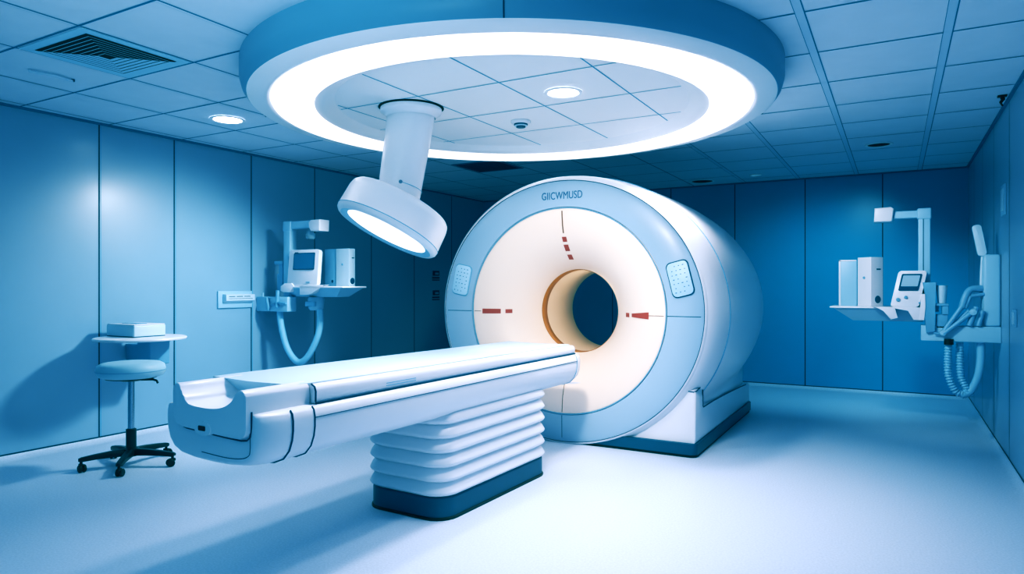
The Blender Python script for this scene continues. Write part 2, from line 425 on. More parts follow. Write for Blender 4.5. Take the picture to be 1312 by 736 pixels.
# pedestal: bellows and base
def rr_ring(w, h, r, z, cy): return [(a, b + cy, z) for a, b in rrect(w, h, r, 6)]
m = MB(); rings = []; nb = 6; z0, z1 = .125, .605; W, L, cy = .585, 1.20, .345
for k in range(nb):
    za = z0 + (z1 - z0) * k / nb; hh = (z1 - z0) / nb
    for f, o in ((0.0, -.016), (.10, .0), (.22, .012), (.30, .016), (.40, .015), (.70, .004), (.92, -.009), (.985, -.016)):
        rings.append(rr_ring(W + 2*o, L + 2*o, .13 + o*.5, za + f*hh, cy))
rings.append(rr_ring(W - .06, L - .06, .12, z1, cy)); m.loft(rings)
m.build('pedestal_bellows', M['white'], T, 50)
m = MB()
m.loft([rr_ring(W - .005, L - .005, .12, .014, cy), rr_ring(W - .005, L - .005, .12, .118, cy), rr_ring(W - .02, L - .02, .115, .126, cy)])
m.loft([rr_ring(W + .012, L + .012, .13, .0, cy), rr_ring(W + .012, L + .012, .13, .012, cy), rr_ring(W, L, .125, .016, cy)], 1)
m.build('pedestal_base', [M['navy'], M['black']], T, 40)

# ------------------------------------------------------------------ ceiling ring light
RC = (-2.289, 4.047)
R = thing('ring_light', 'huge round ceiling canopy with glowing white ring above the scanner table', 'ceiling light', (RC[0], RC[1], H))
SG = 160
m = MB(); m.lathe([(1.735, 0), (1.735, -.10), (1.722, -.15), (1.695, -.185)], seg=SG)
a = math.atan2(-RC[1], -RC[0] - 0.11)
for da in (0, PI/2, PI, -PI/2):
    c, s = math.cos(a + da), math.sin(a + da)
    m.tube([(1.737*c, 1.737*s, 0), (1.737*c, 1.737*s, -.10), (1.724*c, 1.724*s, -.15), (1.697*c, 1.697*s, -.185)], .004, 6, 1)
m.build('outer_wall', [M['ringwall'], M['seam']], R, 60)
m = MB(); m.lathe([(1.695, -.185), (1.672, -.197), (1.60, -.203), (1.585, -.206), (1.572, -.203), (1.558, -.195)], seg=SG); m.build('outer_flange', M['ringwhite'], R, 60)
m = MB(); m.lathe([(1.560, -.198), (1.553, -.212), (1.307, -.212), (1.300, -.198)], seg=SG); m.build('light_diffuser', M['glow'], R)
m = MB(); m.lathe([(1.301, -.198), (1.26, -.197), (1.225, -.182), (1.19, -.158), (1.175, -.150)], seg=SG); m.build('inner_flange', M['tile'], R, 60)
m = MB(); m.lathe([(1.185, -.150), (.001, -.150)], seg=SG, caps=(False, True))
zt = -.1515; r_ = 1.165
def cutline(axis, p, w, mi, dz):
    q = p - (RC[0] if axis == 'x' else RC[1]); h = math.sqrt(max(r_*r_ - q*q, 0))
    if h < .05: return
    if axis == 'x': m.poly([(q-w, -h, zt-dz), (q-w, h, zt-dz), (q+w, h, zt-dz), (q+w, -h, zt-dz)], mi)
    else: m.poly([(-h, q-w, zt-dz), (-h, q+w, zt-dz), (h, q+w, zt-dz), (h, q-w, zt-dz)], mi)
for x in (-3.23, -2.635, -2.04, -1.445): cutline('x', x, .0045, 1, 0)
for y in (3.45, 4.05, 4.65): cutline('y', y, .0045, 1, .0003)
m.build('tile_panel', [M['tile'], M['tile_line']], R)
ZT = H - .1515

# ------------------------------------------------------------------ lamp on the column
LM = thing('examination_lamp', 'white tilted drum examination lamp hanging from a thick column under the ring canopy', 'lamp', (-2.846, 3.652, ZT))
m = MB(); m.lathe([(.219, -.003), (.219, 0)], seg=64, caps=(True, False)); m.build('ceiling_gap_ring', M['black'], LM)
m = MB(); m.lathe([(.19, -.004), (.205, -.008), (.207, -.028), (.20, -.038), (.185, -.043), (.170, -.055), (.163, -.07)], seg=64); m.build('ceiling_flange', M['white'], LM, 50)
right = Vector((.8704, .4923, 0)); fwd = Vector((-.4923, .8704, 0)); upv = Vector((0, 0, 1))
nrm = (right * -.42 + upv * -.88 + fwd * -.20).normalized()
hc = Vector((-2.951, 3.592, 1.747)) - Vector((-2.846, 3.652, ZT))
bend = Vector((0, 0, -.06)); tip = hc - nrm * .04
# column: straight then easing to the head
m = MB(); rings = []
ax = Vector((tip.x, tip.y, tip.z)) - bend
for k in range(13):
    t = k / 12; p = bend + ax * t; rr = .160 - .018 * t
    rings.append([p + Vector((rr*math.cos(2*PI*i/48), rr*math.sin(2*PI*i/48), 0)) for i in range(48)])
m.loft(rings)
# service joint and screw on the column
t = .70; p = bend + ax * t; rr = .161 - .018 * t
va = math.atan2(-(3.6), 2.9)
jl = [p + Vector((rr*math.cos(va + q), rr*math.sin(va + q), -.04*q)) for q in [i*.09 for i in range(0, 16)]]
m.tube(jl, .0018, 6, 1)
sd = Vector((math.cos(va), math.sin(va), 0)); m.cyl(p + sd*(rr-.004), p + sd*(rr+.004), .012, seg=16, mi=2)
m.build('column', [M['white'], M['softseam'], M['chrome']], LM, 50)
q = nrm.to_track_quat('Z', 'Y').to_matrix()
m = MB(); m.lathe([(.0005, -.130), (.30, -.130), (.335, -.123), (.352, -.105), (.360, -.07), (.366, .07), (.3665, .0705), (.3665, .076), (.366, .077), (.364, .095), (.350, .110), (.330, .113)], hc, q, 96, 0)
ringp = [hc + q @ Vector((.3665*math.cos(2*PI*i/96), .3665*math.sin(2*PI*i/96), .073)) for i in range(96)]
m.tube(ringp, .0025, 6, 1, closed=True)
hd = m.build('lamp_head', [M['white'], M['softseam']], LM, 50)
m = MB(); m.lathe([(.332, .113), (.325, .108), (.288, .100), (.284, .098)], hc, q, 96); m.build('bezel', M['greyl'], hd, 50)
m = MB(); m.lathe([(.286, .099), (.0005, .103)], hc, q, 96); m.build('diffuser', M['glow2'], hd, 50)

# ------------------------------------------------------------------ downlights and ceiling fittings
def downlight(name, label, loc, r, glow, group=None):
    t = thing(name, label, 'downlight', loc, 0, group)
    m = MB(); m.lathe([(r*1.28, 0), (r*1.27, -.006), (r*1.12, -.010), (r*1.02, -.006), (r, -.002)], seg=48); m.build('trim_ring', M['ringwhite'], t, 60)
    m = MB(); m.lathe([(r*1.01, -.003), (.0005, -.003)], seg=48); m.build('lens', glow, t)
    return t
downlight('ceiling_downlight', 'bright round downlight in the blue ceiling near the left wall', (-4.72, 3.66, H - .002), .105, M['glow3'])
downlight('ceiling_downlight', 'bright round downlight inside the ring canopy', (-1.795, 3.82, ZT), .092, M['glow3'])
downlight('ceiling_downlight', 'dim round ceiling fitting near the back wall above the scanner', (-2.18, 8.84, H - .002), .13, M['ventdark'])
downlight('ceiling_downlight', 'tiny pale ceiling fitting by the back wall right of the scanner', (-1.49, 8.66, H - .002), .055, M['glowdim'])
downlight('ceiling_downlight', 'unlit ceiling fitting with dark lens between the right tee bars', (-.143, 7.37, H - .002), .095, M['ventdark'])

S = thing('smoke_detector', 'small white domed detector with dark band in the centre of the ring canopy', 'smoke detector', (-2.38, 4.34, ZT))
m = MB(); m.lathe([(.072, 0), (.072, -.012), (.066, -.02), (.045, -.022)], seg=40); m.build('detector_base', M['white'], S, 50)
m = MB(); m.lathe([(.050, -.020), (.050, -.030), (.038, -.032)], seg=40)
m.lathe([(.034, -.036), (.034, -.046), (.024, -.050), (.0005, -.051)], seg=40); m.build('sensor_band', M['screen'], S, 50)
m = MB(); m.lathe([(.046, -.030), (.046, -.037), (.036, -.038), (.030, -.038)], seg=40); m.build('sensor_ring', M['white2'], S, 50)

# four-way louvre vent
V = thing('ceiling_vent', 'square louvred air vent with dark slots in the ceiling at upper left', 'vent', (-4.018, 2.294, H - .002))
m = MB(); w = .318
m.box(-w, w, -w, w, -.003, 0, 0)
m.build('vent_plate', M['slat'], V)
m = MB()
hw = .262
m.poly([(-hw, -hw, -.004), (hw, -hw, -.004), (hw, hw, -.004), (-hw, hw, -.004)], 0)
m.build('vent_opening', M['ventdark'], V)
n = 7
for k in range(n):
    o = hw - k * (hw - .03) / n; i_ = o - (hw - .03) / n
    m = MB()
    def sl(pts, mi=0): m.poly(pts, mi)
    # each louvre leans outward; lower lip at the outer side
    g = .010
    ou, inn, zo, zi = o - .001, i_ + g*.2, -.005, -.018
    for (ax_, sg) in (('x', 1), ('x', -1), ('y', 1), ('y', -1)):
        wide = (ax_ == 'x' and sg == -1) or (ax_ == 'y' and sg == 1)
        # lip strip only on the sides seen edge-on, full blade on the other two
        a0, a1 = (ou, inn) if True else (ou, inn)
        if not wide:
            a0, a1 = inn + (ou - inn) * 0.17, inn
            z0_, z1_ = -.006, -.006
            pts = lambda a, z: (a, z)
            e0, e1 = a0, a1
        if wide:
            e0, e1, z0_, z1_ = ou, inn + .004, -.008, -.008
        if ax_ == 'x': P = [(sg*e0, -e0, z0_), (sg*e0, e0, z0_), (sg*e1, e1, z1_), (sg*e1, -e1, z1_)]
        else: P = [(-e0, sg*e0, z0_), (e0, sg*e0, z0_), (e1, sg*e1, z1_), (-e1, sg*e1, z1_)]
        sl(P)
    m.build('louvre', M['slat'], V)

V2 = thing('ceiling_vent', 'dark flat square vent in the far ceiling left of the scanner top', 'vent', (-4.018, 6.55, H - .002))
m = MB(); m.box(-.30, .30, -.30, .30, -.004, 0); m.build('vent_frame', M['ventdim'], V2)
m = MB()
for k in range(9): m.box(-.26, .26, -.25 + k*.058, -.215 + k*.058, -.008, -.004)
m.build('vent_grille', M['joint'], V2)

# curved handle on the ceiling
Hn = thing('ceiling_grab_bar', 'thin curved pale grab bar with dark knob on the ceiling at far left', 'grab bar', (-4.69, 2.33, H - .002))
m = MB(); m.tube(smooth_path([(-.01, -.125, 0), (-.01, -.115, -.012), (.030, -.03, -.014), (.026, .05, -.014), (.01, .115, -.012), (.008, .122, 0)], 8), .009, 8); m.build('bow', M['ceil_bar'], Hn, 60)
m = MB(); m.lathe([(.011, 0), (.011, -.014), (.008, -.017), (.0005, -.017)], (.009, .12, 0), None, 20); m.build('knob', M['screen'], Hn)

# small black hook at the ceiling edge
K = thing('ceiling_hook', 'small black fitting hanging where the ceiling meets the right wall', 'hook', (.655, 5.90, H - .002))
m = MB(); m.box(-.028, .028, -.02, .02, -.012, 0, 0, .003); m.build('hook_plate', M['black'], K)
m = MB(); m.tube(smooth_path([(.0, 0, -.01), (.004, 0, -.03), (-.008, 0, -.05), (.004, 0, -.075)], 5), [.014]*6 + [.010]*5 + [.006]*5, 8); m.build('stem', M['black'], K)

# ------------------------------------------------------------------ wall shelf, box, stool
SH = thing('wall_shelf', 'round white wall shelf on the left wall behind the stool', 'shelf', (-5.33, 3.31, 0))
m = MB(); m.lathe([(.0005, .885), (.325, .885), (.336, .881), (.34, .873), (.336, .864), (.32, .860), (.0005, .860)], seg=72); m.build('shelf_top', M['white'], SH, 40)
m = MB(); m.box(-.20, -.02, .09, .27, .64, .86, 0, .012); m.box(-.425, -.19, .13, .24, .66, .80, 0, .006); m.build('bracket', M['grey'], SH, 40)

B = thing('equipment_box', 'flat white box with blue end on the round wall shelf', 'box', (-5.44, 3.34, .885))
m = MB(); m.box(-.19, .19, -.135, .135, .004, .094, 0, .010); m.box(-.186, .186, -.131, .131, 0, .006, 1); m.build('box_body', [M['white2'], M['navy']], B, 40)
m = MB(); m.box(-.185, .185, -.13, .13, .094, .102, 0, .003); m.box(-.10, .10, -.06, .03, .102, .106, 1, .002); m.build('box_lid', [M['white'], M['grey']], B, 40)

ST = thing('swivel_stool', 'round pale cushioned swivel stool on a black five-star castor base', 'stool', (-4.80, 2.91, 0))
m = MB(); m.lathe([(.0005, .640), (.175, .640), (.206, .650), (.222, .675), (.224, .700), (.216, .728), (.19, .744), (.14, .750), (.0005, .751)], seg=64)
m.tube([(.2245*math.cos(2*PI*i/64), .2245*math.sin(2*PI*i/64), .690) for i in range(64)], .002, 6, 1, closed=True)
m.build('seat', [M['seat'], M['softseam']], ST, 50)
m = MB(); m.lathe([(.0005, .612), (.06, .612), (.10, .625), (.165, .632), (.17, .640)], seg=40); m.build('seat_plate', M['blackplastic'], ST, 40)
m = MB(); m.tube([(.05, .02, .622), (.14, .075, .622), (.165, .088, .614), (.172, .092, .595)], .008, 8); m.build('height_lever', M['blackplastic'], ST)
m = MB(); m.lathe([(.0215, .25), (.0215, .615)], seg=24, caps=(True, True)); m.build('gas_post', M['chrome'], ST)
m = MB(); m.lathe([(.0005, .075), (.052, .075), (.052, .125), (.034, .135), (.034, .265), (.024, .270)], seg=32); m.build('hub', M['blackplastic'], ST, 40)
for k in range(5):
    a = math.radians(-117 + 72 * k); rot = Matrix.Rotation(a, 4, 'Z')
    m = MB()
    rings = []
    for x, w_, zt_, h_ in ((.02, .030, .128, .050), (.12, .026, .122, .042), (.22, .022, .112, .034), (.305, .020, .100, .028), (.322, .014, .094, .018)):
        rings.append([rot @ Vector((x, b, zt_ - h_/2 + c)) for b, c in ((w_, -h_/2), (w_, h_*.2), (w_*.6, h_/2), (-w_*.6, h_/2), (-w_, h_*.2), (-w_, -h_/2))])
    m.loft(rings); leg = m.build('leg', M['blackplastic'], ST, 40)
    m = MB(); o = rot @ Vector((.305, 0, 0)); ca = a + 1.9 + k
    d = Vector((math.cos(ca), math.sin(ca), 0)); nn = Vector((-d.y, d.x, 0)); wc = o + d * .014 + Vector((0, 0, .0265))
    m.cyl(o + Vector((0, 0, .045)), o + Vector((0, 0, .095)), .009, seg=12)
    for s in (1, -1):
        m.lathe([(.0005, 0), (.022, 0), (.0265, .004), (.0265, .015), (.022, .019), (.0005, .019)], wc + nn * (.004 * s), (nn * s).to_track_quat('Z', 'Y').to_matrix(), 24)
    m.lathe([(.030, -.012), (.030, .012)], wc, nn.to_track_quat('Z', 'Y').to_matrix(), 24, 0, (True, True)) if False else None
    m.box(-.02, .022, -.012, .012, .038, .058, 0, .006, mtx=Matrix.Translation(o) @ Matrix.Rotation(ca, 4, 'Z'))
    m.build('castor', M['black'], leg, 40)

# ------------------------------------------------------------------ wall fittings
def wall_plate(name, label, cat, loc, w, h, side, d=.014, mt='greyl', inner=None):
    t = thing(name, label, cat, loc)
    m = MB(); x1 = side * d
    m.box(min(0, x1), max(0, x1), -w/2, w/2, -h/2, h/2, 0, .004); m.build('face_plate', M[mt], t, 40)
    m = MB(); a, b = x1, x1 + side * .006
    m.box(min(a, b), max(a, b), -w*.32, w*.32, -h*.36, h*.36, 0, .002); m.build('rocker', M[inner or 'white2'], t, 40)
    return t
wall_plate('wall_panel_switch', 'tall pale switch plate high on the right wall', 'switch', (XR, 6.30, 1.945), .20, .235, -1)
wall_plate('wall_panel_switch', 'small pale switch plate on the right wall at the frame edge', 'switch', (XR, 5.75, 1.075), .12, .12, -1)
# socket strip on the left wall
O = thing('wall_outlet', 'pale recessed outlet strip on the left wall left of the hose loop', 'outlet', (XL, 4.54, 1.16))
m = MB(); m.box(0, .02, -.20, .20, -.085, .085, 0, .006); m.build('outlet_plate', M['greyl'], O, 40)
m = MB(); m.prism([(.02, .055), (.075, .05), (.075, -.01), (.02, -.035)], lambda a, b: (a, -.15, b), lambda a, b: (a, .19, b), 0, .004)
m.build('outlet_hood', M['white2'], O, 40)
m = MB()
for k in range(3): m.box(.0745, .078, -.12 + k*.09, -.05 + k*.09, .028, .034, 0)
m.box(.0745, .078, -.12, .16, .008, .011, 0)
m.build('outlet_slot', M['seam'], O)
for z, lb in ((1.435, 'upper of two small dark sockets on the left wall beside the scanner'), (1.155, 'lower of two small dark sockets on the left wall beside the scanner')):
    o = thing('wall_socket', lb, 'socket', (XL, 7.95, z))
    m = MB(); m.box(0, .012, -.075, .075, .005, .075, 0, .003); m.build('socket_face', M['joint'], o, 40)
    m = MB(); m.box(.012, .016, -.03, .05, .02, .05, 0); m.build('socket_insert', M['wall'], o)
    m = MB(); m.box(0, .008, -.085, .085, -.035, -.015, 0); m.box(0, .008, -.085, .085, -.065, -.050, 0); m.build('socket_label_bar', M['joint'], o)

# ------------------------------------------------------------------ equipment arms on the two side walls
def hose(mb, pts, r, ribs=None, mi=0):
    P = smooth_path(pts, 14)
    if ribs:
        # dense resample along length for corrugation
        L = [0]
        for a, b in zip(P, P[1:]): L.append(L[-1] + (b - a).length)
        tot = L[-1]; n = int(tot / (ribs / 4)); Q = []; rr = []
        j = 0
        for k in range(n + 1):
            s = tot * k / n
            while j < len(L) - 2 and L[j + 1] < s: j += 1
            t = (s - L[j]) / max(L[j+1] - L[j], 1e-9); Q.append(P[j].lerp(P[j+1], t))
            rr.append(r * (1.0 if k % 4 in (0, 1) else .74))
        mb.tube(Q, rr, 12, mi)
    else: mb.tube(P, r, 12, mi)

# ---- right wall station; local x = distance out of the wall (towards -X in the world)
RS = thing('equipment_boom', 'white wall-mounted equipment boom with tray and overhead arm on the right wall', 'equipment boom', (XR - .0011, 6.50, 0))
m = MB(); m.box(-.537, 0, -.03, .10, .849, .975, 0, .006); m.build('wall_bracket', M['greyl'], RS, 40)
m = MB(); m.box(-.115, 0, -.01, .20, .975, 1.545, 0, .02, 4); m.box(-.119, -.112, .02, .17, 1.0, 1.50, 0, .003); m.build('back_panel', M['greyl'], RS, 40)
m = MB(); m.box(-.553, -.466, .06, .15, 1.03, 1.935, 0, .008)
m.box(-.520, -.514, .0585, .0605, 1.12, 1.87, 1)
m.build('post', [M['greyl'], M['seam']], RS, 40)
m = MB(); m.box(-.76, -.50, .07, .14, 1.862, 1.925, 0, .008); m.box(-.56, -.46, .05, .16, 1.85, 1.94, 0, .010); m.build('overhead_arm', M['greyl'], RS, 40)
m = MB(); m.prism([(-.075, -.062), (.06, -.062), (.075, .045), (.05, .062), (-.07, .056)], lambda a, b: (-.803 + a, .03, 1.90 + b), lambda a, b: (-.803 + a, .17, 1.90 + b), 0, .012, 3)
m.build('camera_head', M['white'], RS, 40)
def tray(par, x0, x1, xb0, xb1, y0, y1, z, drop, dirn):
    s = dirn
    m = MB()
    m.box(min(s*x0, s*x1), max(s*x0, s*x1), y0, y1, z - .018, z, 0, .007)
    m.build('tray', M['white'], par, 40)
    m = MB()
    top = [(s*(x0+.01), y0+.012, z-.017), (s*(x1-.03), y0+.012, z-.017), (s*(x1-.03), y1-.02, z-.017), (s*(x0+.01), y1-.02, z-.017)]
    bot = [(s*xb0, y0+.11, z-drop), (s*xb1, y0+.11, z-drop), (s*xb1, y1-.06, z-drop), (s*xb0, y1-.06, z-drop)]
    m.loft([bot, top]); m.build('tray_underside', M['greyl'], par, 30)
tray(RS, .50, 1.217, .52, 1.04, -.02, .38, 1.122, .125, -1)
# handset paddle
m = MB(); mt = Matrix.Translation((-.136, .05, 1.66)) @ Matrix.Rotation(math.radians(-10), 4, 'Y')
m.prism(rrect(.062, .25, .022), lambda a, b: mt @ Vector((a, -.02, b)), lambda a, b: mt @ Vector((a, .03, b)), 0, .006)
m.tube([(-.113, .06, 1.54), (-.12, .06, 1.40), (-.125, .05, 1.20)], .012, 8)
m.build('handset', M['white2'], RS, 40)
# holder block with cup beside the post
hb = MB(); hb.prism([(-.526, 1.326), (-.428, 1.326), (-.436, 1.20), (-.44, 1.05), (-.436, .93), (-.50, .915), (-.512, 1.05), (-.512, 1.24)], lambda a, b: (a, -.06, b), lambda a, b: (a, .05, b), 0, .006)
hb.build('holder_arm', M['grey'], RS, 40)
# folded linkage arm
m = MB()
def bar(p, q_, r=.016): m.tube([p, q_], r, 8, 0)
m.tube(smooth_path([(-.12, .02, 1.275), (-.19, .0, 1.27), (-.228, -.02, 1.225), (-.258, -.03, 1.12)], 8), .026, 10)
bar((-.11, -.0, 1.23), (-.20, -.02, 1.215), .015); bar((-.20, -.02, 1.215), (-.235, -.03, 1.12), .015)
m.build('linkage_elbow', M['grey'], RS, 50)
m = MB()
bar((-.26, -.05, 1.13), (-.38, -.06, .93), .018); bar((-.19, -.055, 1.09), (-.385, -.07, .91), .018)
bar((-.21, -.03, 1.10), (-.35, -.04, .94), .015); bar((-.36, -.06, .91), (-.45, -.06, .915), .008)
bar((-.16, -.03, 1.13), (-.21, -.04, .98), .022); bar((-.12, -.03, 1.10), (-.15, -.04, .98), .018)
m.lathe([(.0005, -.028), (.024, -.024), (.028, 0), (.024, .024), (.0005, .028)], (-.186, -.06, 1.09), Matrix.Rotation(PI/2, 3, 'X'), 20, 1)
m.lathe([(.0005, -.022), (.022, -.018), (.024, 0), (.022, .018), (.0005, .022)], (-.385, -.065, .92), Matrix.Rotation(PI/2, 3, 'X'), 20, 1)
m.build('linkage_arm', [M['grey'], M['greyl']], RS, 50)
m = MB(); hose(m, [(-.345, -.0, .86), (-.350, -.0, .70), (-.345, .0, .57), (-.30, .01, .455), (-.25, .02, .43), (-.225, .03, .47), (-.262, .04, .58), (-.266, .05, .84)], .029, .022)
m.build('ribbed_hose', M['hose'], RS, 70)
m = MB(); hose(m, [(-.126, .04, .86), (-.128, .04, .70), (-.150, .035, .56), (-.20, .03, .45), (-.26, .02, .415)], .029); m.build('smooth_hose', M['hose'], RS, 60)
m = MB(); m.lathe([(.033, .825), (.033, .870)], (-.345, -.028, 0), None, 24, 0, (True, True)); m.build('hose_collar', M['black'], RS, 40)

# cup in the holder
cp = thing('specimen_cup', 'white cup beside the post of the right wall boom', 'cup', (XR - .392, 6.50, 1.155))
m = MB(); m.lathe([(.0005, 0), (.028, 0), (.040, .14), (.042, .146), (.037, .146), (.036, .138)], seg=32); m.build('cup_body', M['white2'], cp, 40)
m = MB(); m.box(-.045, .045, -.045, .045, -.02, -.001, 0, .003); m.box(.0, .045, -.04, .04, -.09, -.02, 0, .004); m.box(-.04, 0.04, -.03, .05, -.20, -.09, 0, .004); m.box(-.12, -.02, 0.0, .06, -.07, -.02, 0, .004); m.build('cup_stand', M['grey'], cp, 40)

def monitor(name, label, loc, w, h, lean, side, rotz, big, dep=.12):
    """desk monitor: tapered housing, screen, base lobes"""
    t = thing(name, label, 'monitor', loc, rotz)
    m = MB()
    d0 = .05
    def p(a, b, dd): return Vector((a, math.tan(lean) * b + dd, b))
    A = rrect(w, h, .022)
    sh = side * .10
    f0 = lambda a, b: p(a + sh * (b / h), b + h/2, 0)
    f1 = lambda a, b: p(a * .94 + sh * (b / h), (b * .96 + h/2), dep)
    m.prism(A, f0, f1, 0, .008, 3)
    m.build('housing', M['white'], t, 40)
    sw, sh_, sz = (w*.70, h*.46, h*.68)
    m = MB(); g0 = lambda dd: (lambda a, b: p(a + sh * ((b + sz - h/2) / h) + big * .012, b + sz, dd))
    m.prism(rrect(sw, sh_, .008), g0(-.001), g0(-.006), 0)
    s = m.build('screen_bezel', M['screen'], t, 40)
    m = MB()
    g1 = lambda dd: (lambda a, b: p(a + sh * ((b + sz - h/2 + .012) / h) + big * .012, b + sz + .012, dd))
    if side: m.prism(rrect(sw*.84, sh_*.66, .006), g1(-.005), g1(-.008), 0)
    else: m.prism(rrect(sw*.94, sh_*.90, .006), g0(-.005), g0(-.008), 0)
    m.build('display', M['screenlit'] if side else M['screendim'], s, 40)
    R90 = Matrix.Rotation(-PI/2, 3, 'X')
    if side:
        for px, pz, r in ((-.075, h*.20, .016), (-.02, h*.27, .013)):
            m = MB(); m.lathe([(.0005, -.012), (r*.75, -.012), (r, 0)], p(px, pz, -.004), R90, 16); m.build('control_knob', M['grey'], t, 40)
        m = MB(); m.box(.07, .115, -.004, .004, .03, .042, 0); m.build('slot', M['grey'], t, 40)
    else:
        m = MB(); m.box(.06, .11, -.006, .01, h*.10, h*.12, 0); m.build('slot', M['grey'], t, 40)
        m = MB(); m.box(-.09, -.06, -.004, .012, h*.905, h*.925, 0); m.build('webcam', M['screen'], t, 40)
    return t
# right monitor with white base lobes draped over the tray edge
mr = monitor('patient_monitor', 'white tilted touchscreen monitor with pale display on the right wall boom', (XR - .625, 6.44, 1.122), .205, .30, math.radians(10), .62, 0, 0)
m = MB(); m.prism([(-.14, -.0), (.115, 0), (.105, -.105), (.03, -.105), (.0, -.025), (-.09, -.02), (-.115, -.005)], lambda a, b: (a + .0, -.005, b), lambda a, b: (a, .045, b), 0, .006)
m.prism([(-.26, 0), (-.10, 0), (-.075, -.09), (-.13, -.105), (-.18, -.03)], lambda a, b: (a, -.008, b), lambda a, b: (a, .04, b), 0, .005)
m.prism([(.07, -.105), (.112, -.105), (.118, .0), (.118, .11), (.09, .11)], lambda a, b: (a, -.006, b), lambda a, b: (a, .05, b), 0, .004)
m.build('front_foot', M['white'], mr, 40)

def tower(name, label, loc, w, h, d, mt, btn=True, mside=None, rz=0):
    t = thing(name, label, 'cabinet', loc, rz)
    m = MB(); m.box(-w/2, w/2, 0, d, 0, h, 0, .005); m.build('casing', M[mt], t, 40)
    if btn:
        m = MB(); m.lathe([(.0005, -.005), (.010, -.005), (.012, 0)], (0, 0, h*.58), Matrix.Rotation(-PI/2, 3, 'X'), 16); m.build('button', M['grey'], t, 40)
    if mside:
        s = mside
        m = MB(); m.box(min(s*w/2, s*(w/2+.004)), max(s*w/2, s*(w/2+.004)), d*.45, d*.75, h*.74, h*.765, 0); m.build('side_label', M['screen'], t)
        m = MB(); m.lathe([(.0005, .006), (.026, .006), (.032, 0)], (s*w/2, d*.55, h*.14), Matrix.Rotation(s*PI/2, 3, 'Y'), 24); m.build('side_fan', M['screen'], t, 40)
    return t
tower('equipment_cabinet', 'white upright cabinet with blue side and round fan on the right boom tray', (-.238, 6.5485, 1.122), .145, .42, .135, 'white', True, 1, math.radians(-42))
c3 = thing('display_board', 'thin grey white-edged board at the outer end of the right boom tray', 'board', (XR - 1.085, 6.60, 1.122))
m = MB(); m.box(-.065, .075, 0, .03, 0, .40, 0, .004); m.build('casing', M['greyl'], c3, 40)
m = MB(); m.box(-.068, -.052, -.004, .03, 0, .402, 0, .003); m.box(-.068, .07, -.004, .03, .388, .402, 0, .003); m.build('frame', M['white'], c3, 40)

# ---- left wall station
LS = thing('equipment_boom', 'white wall-mounted equipment boom with tray and overhead arm on the left wall', 'equipment boom', (XL, 4.85, 0))
m = MB(); m.box(0, .45, -.04, .08, 1.035, 1.185, 0, .006); m.tube([(.11, -.05, 1.185), (.11, -.05, 1.225)], .009, 8); m.build('wall_bracket', M['greyl'], LS, 40)
m = MB(); m.tube([(.17, -.05, 1.17), (.20, -.06, 1.09), (.19, -.05, 1.05)], .018, 8); m.tube([(.23, -.05, 1.10), (.36, -.06, 1.13), (.44, -.05, 1.12)], .012, 8); m.tube([(.32, -.055, 1.08), (.33, -.055, 1.25)], .018, 8)
m.build('bracket_clamp', M['grey'], LS, 50)
m = MB(); m.box(.304, .400, .04, .13, 1.05, 1.900, 0, .008); m.box(.37, .395, .038, .05, 1.47, 1.60, 1, .008); m.build('post', [M['greyl'], M['grey']], LS, 40)
m = MB(); m.box(.304, .70, .045, .125, 1.875, 1.950, 0, .010); m.box(.295, .41, .035, .135, 1.85, 1.955, 0, .014); m.build('overhead_arm', M['greyl'], LS, 40)
m = MB(); m.prism([(-.08, .03), (-.05, .056), (.075, .056), (.07, -.056), (-.05, -.056), (-.075, -.02)], lambda a, b: (.755 + a, .02, 1.895 + b), lambda a, b: (.755 + a, .16, 1.895 + b), 0, .012, 3); m.build('camera_head', M['white'], LS, 40)
m = MB(); m.lathe([(.030, 1.875), (.030, 1.84), (.045, 1.82), (.05, 1.79), (.04, 1.765), (.0005, 1.76)], (.645, .08, 0), None, 24); m.build('hanging_bulb', M['glass'], LS, 60)
# side hanger with stacked fittings
m = MB(); m.box(.235, .290, .04, .12, 1.24, 1.52, 0, .006); m.box(.18, .30, .03, .13, 1.515, 1.55, 0, .006); m.box(.20, .24, .05, .10, 1.24, 1.42, 0, .008); m.build('side_hanger', M['grey'], LS, 40)
tray(LS, .345, 1.180, .37, 1.00, -.03, .31, 1.292, .105, 1)
m = MB(); m.lathe([(.0005, 1.05), (.06, 1.052), (.075, 1.07), (.082, 1.16), (.07, 1.185)], (.685, .12, 0), None, 32); m.box(.62, .75, .03, .06, 1.09, 1.14, 1, .005); m.build('hose_socket', [M['greyl'], M['grey']], LS, 40)
m = MB(); hose(m, [(.300, -.0, 1.05), (.318, -.0, .90), (.375, .01, .70), (.46, .02, .575), (.555, .03, .53), (.65, .05, .60), (.73, .08, .76), (.755, .10, .90), (.745, .11, 1.06)], .032); m.build('hose', M['hose'], LS, 60)
ml = monitor('patient_monitor', 'white monitor with dim blue screen on the left wall boom', (XL + .630, 4.83, 1.292), .41, .365, math.radians(5), 0, 0, 1, .06)
m = MB(); m.prism([(-.29, .0), (-.235, .03), (-.13, .03), (-.10, 0), (-.16, -.060), (-.26, -.062), (-.29, -.05)], lambda a, b: (a, -.012, b), lambda a, b: (a, .045, b), 0, .008)
m.prism([(-.02, .01), (.34, .015), (.24, -.02), (.16, -.07), (.10, -.085), (-.02, -.085)], lambda a, b: (a, -.010, b), lambda a, b: (a, .04, b), 0, .006)
m.build('front_foot', M['white'], ml, 40)
tower('equipment_cabinet', 'white upright equipment cabinet standing on the left boom tray', (XL + .960, 5.05, 1.292), .175, .375, .09, 'white2', True, 1)
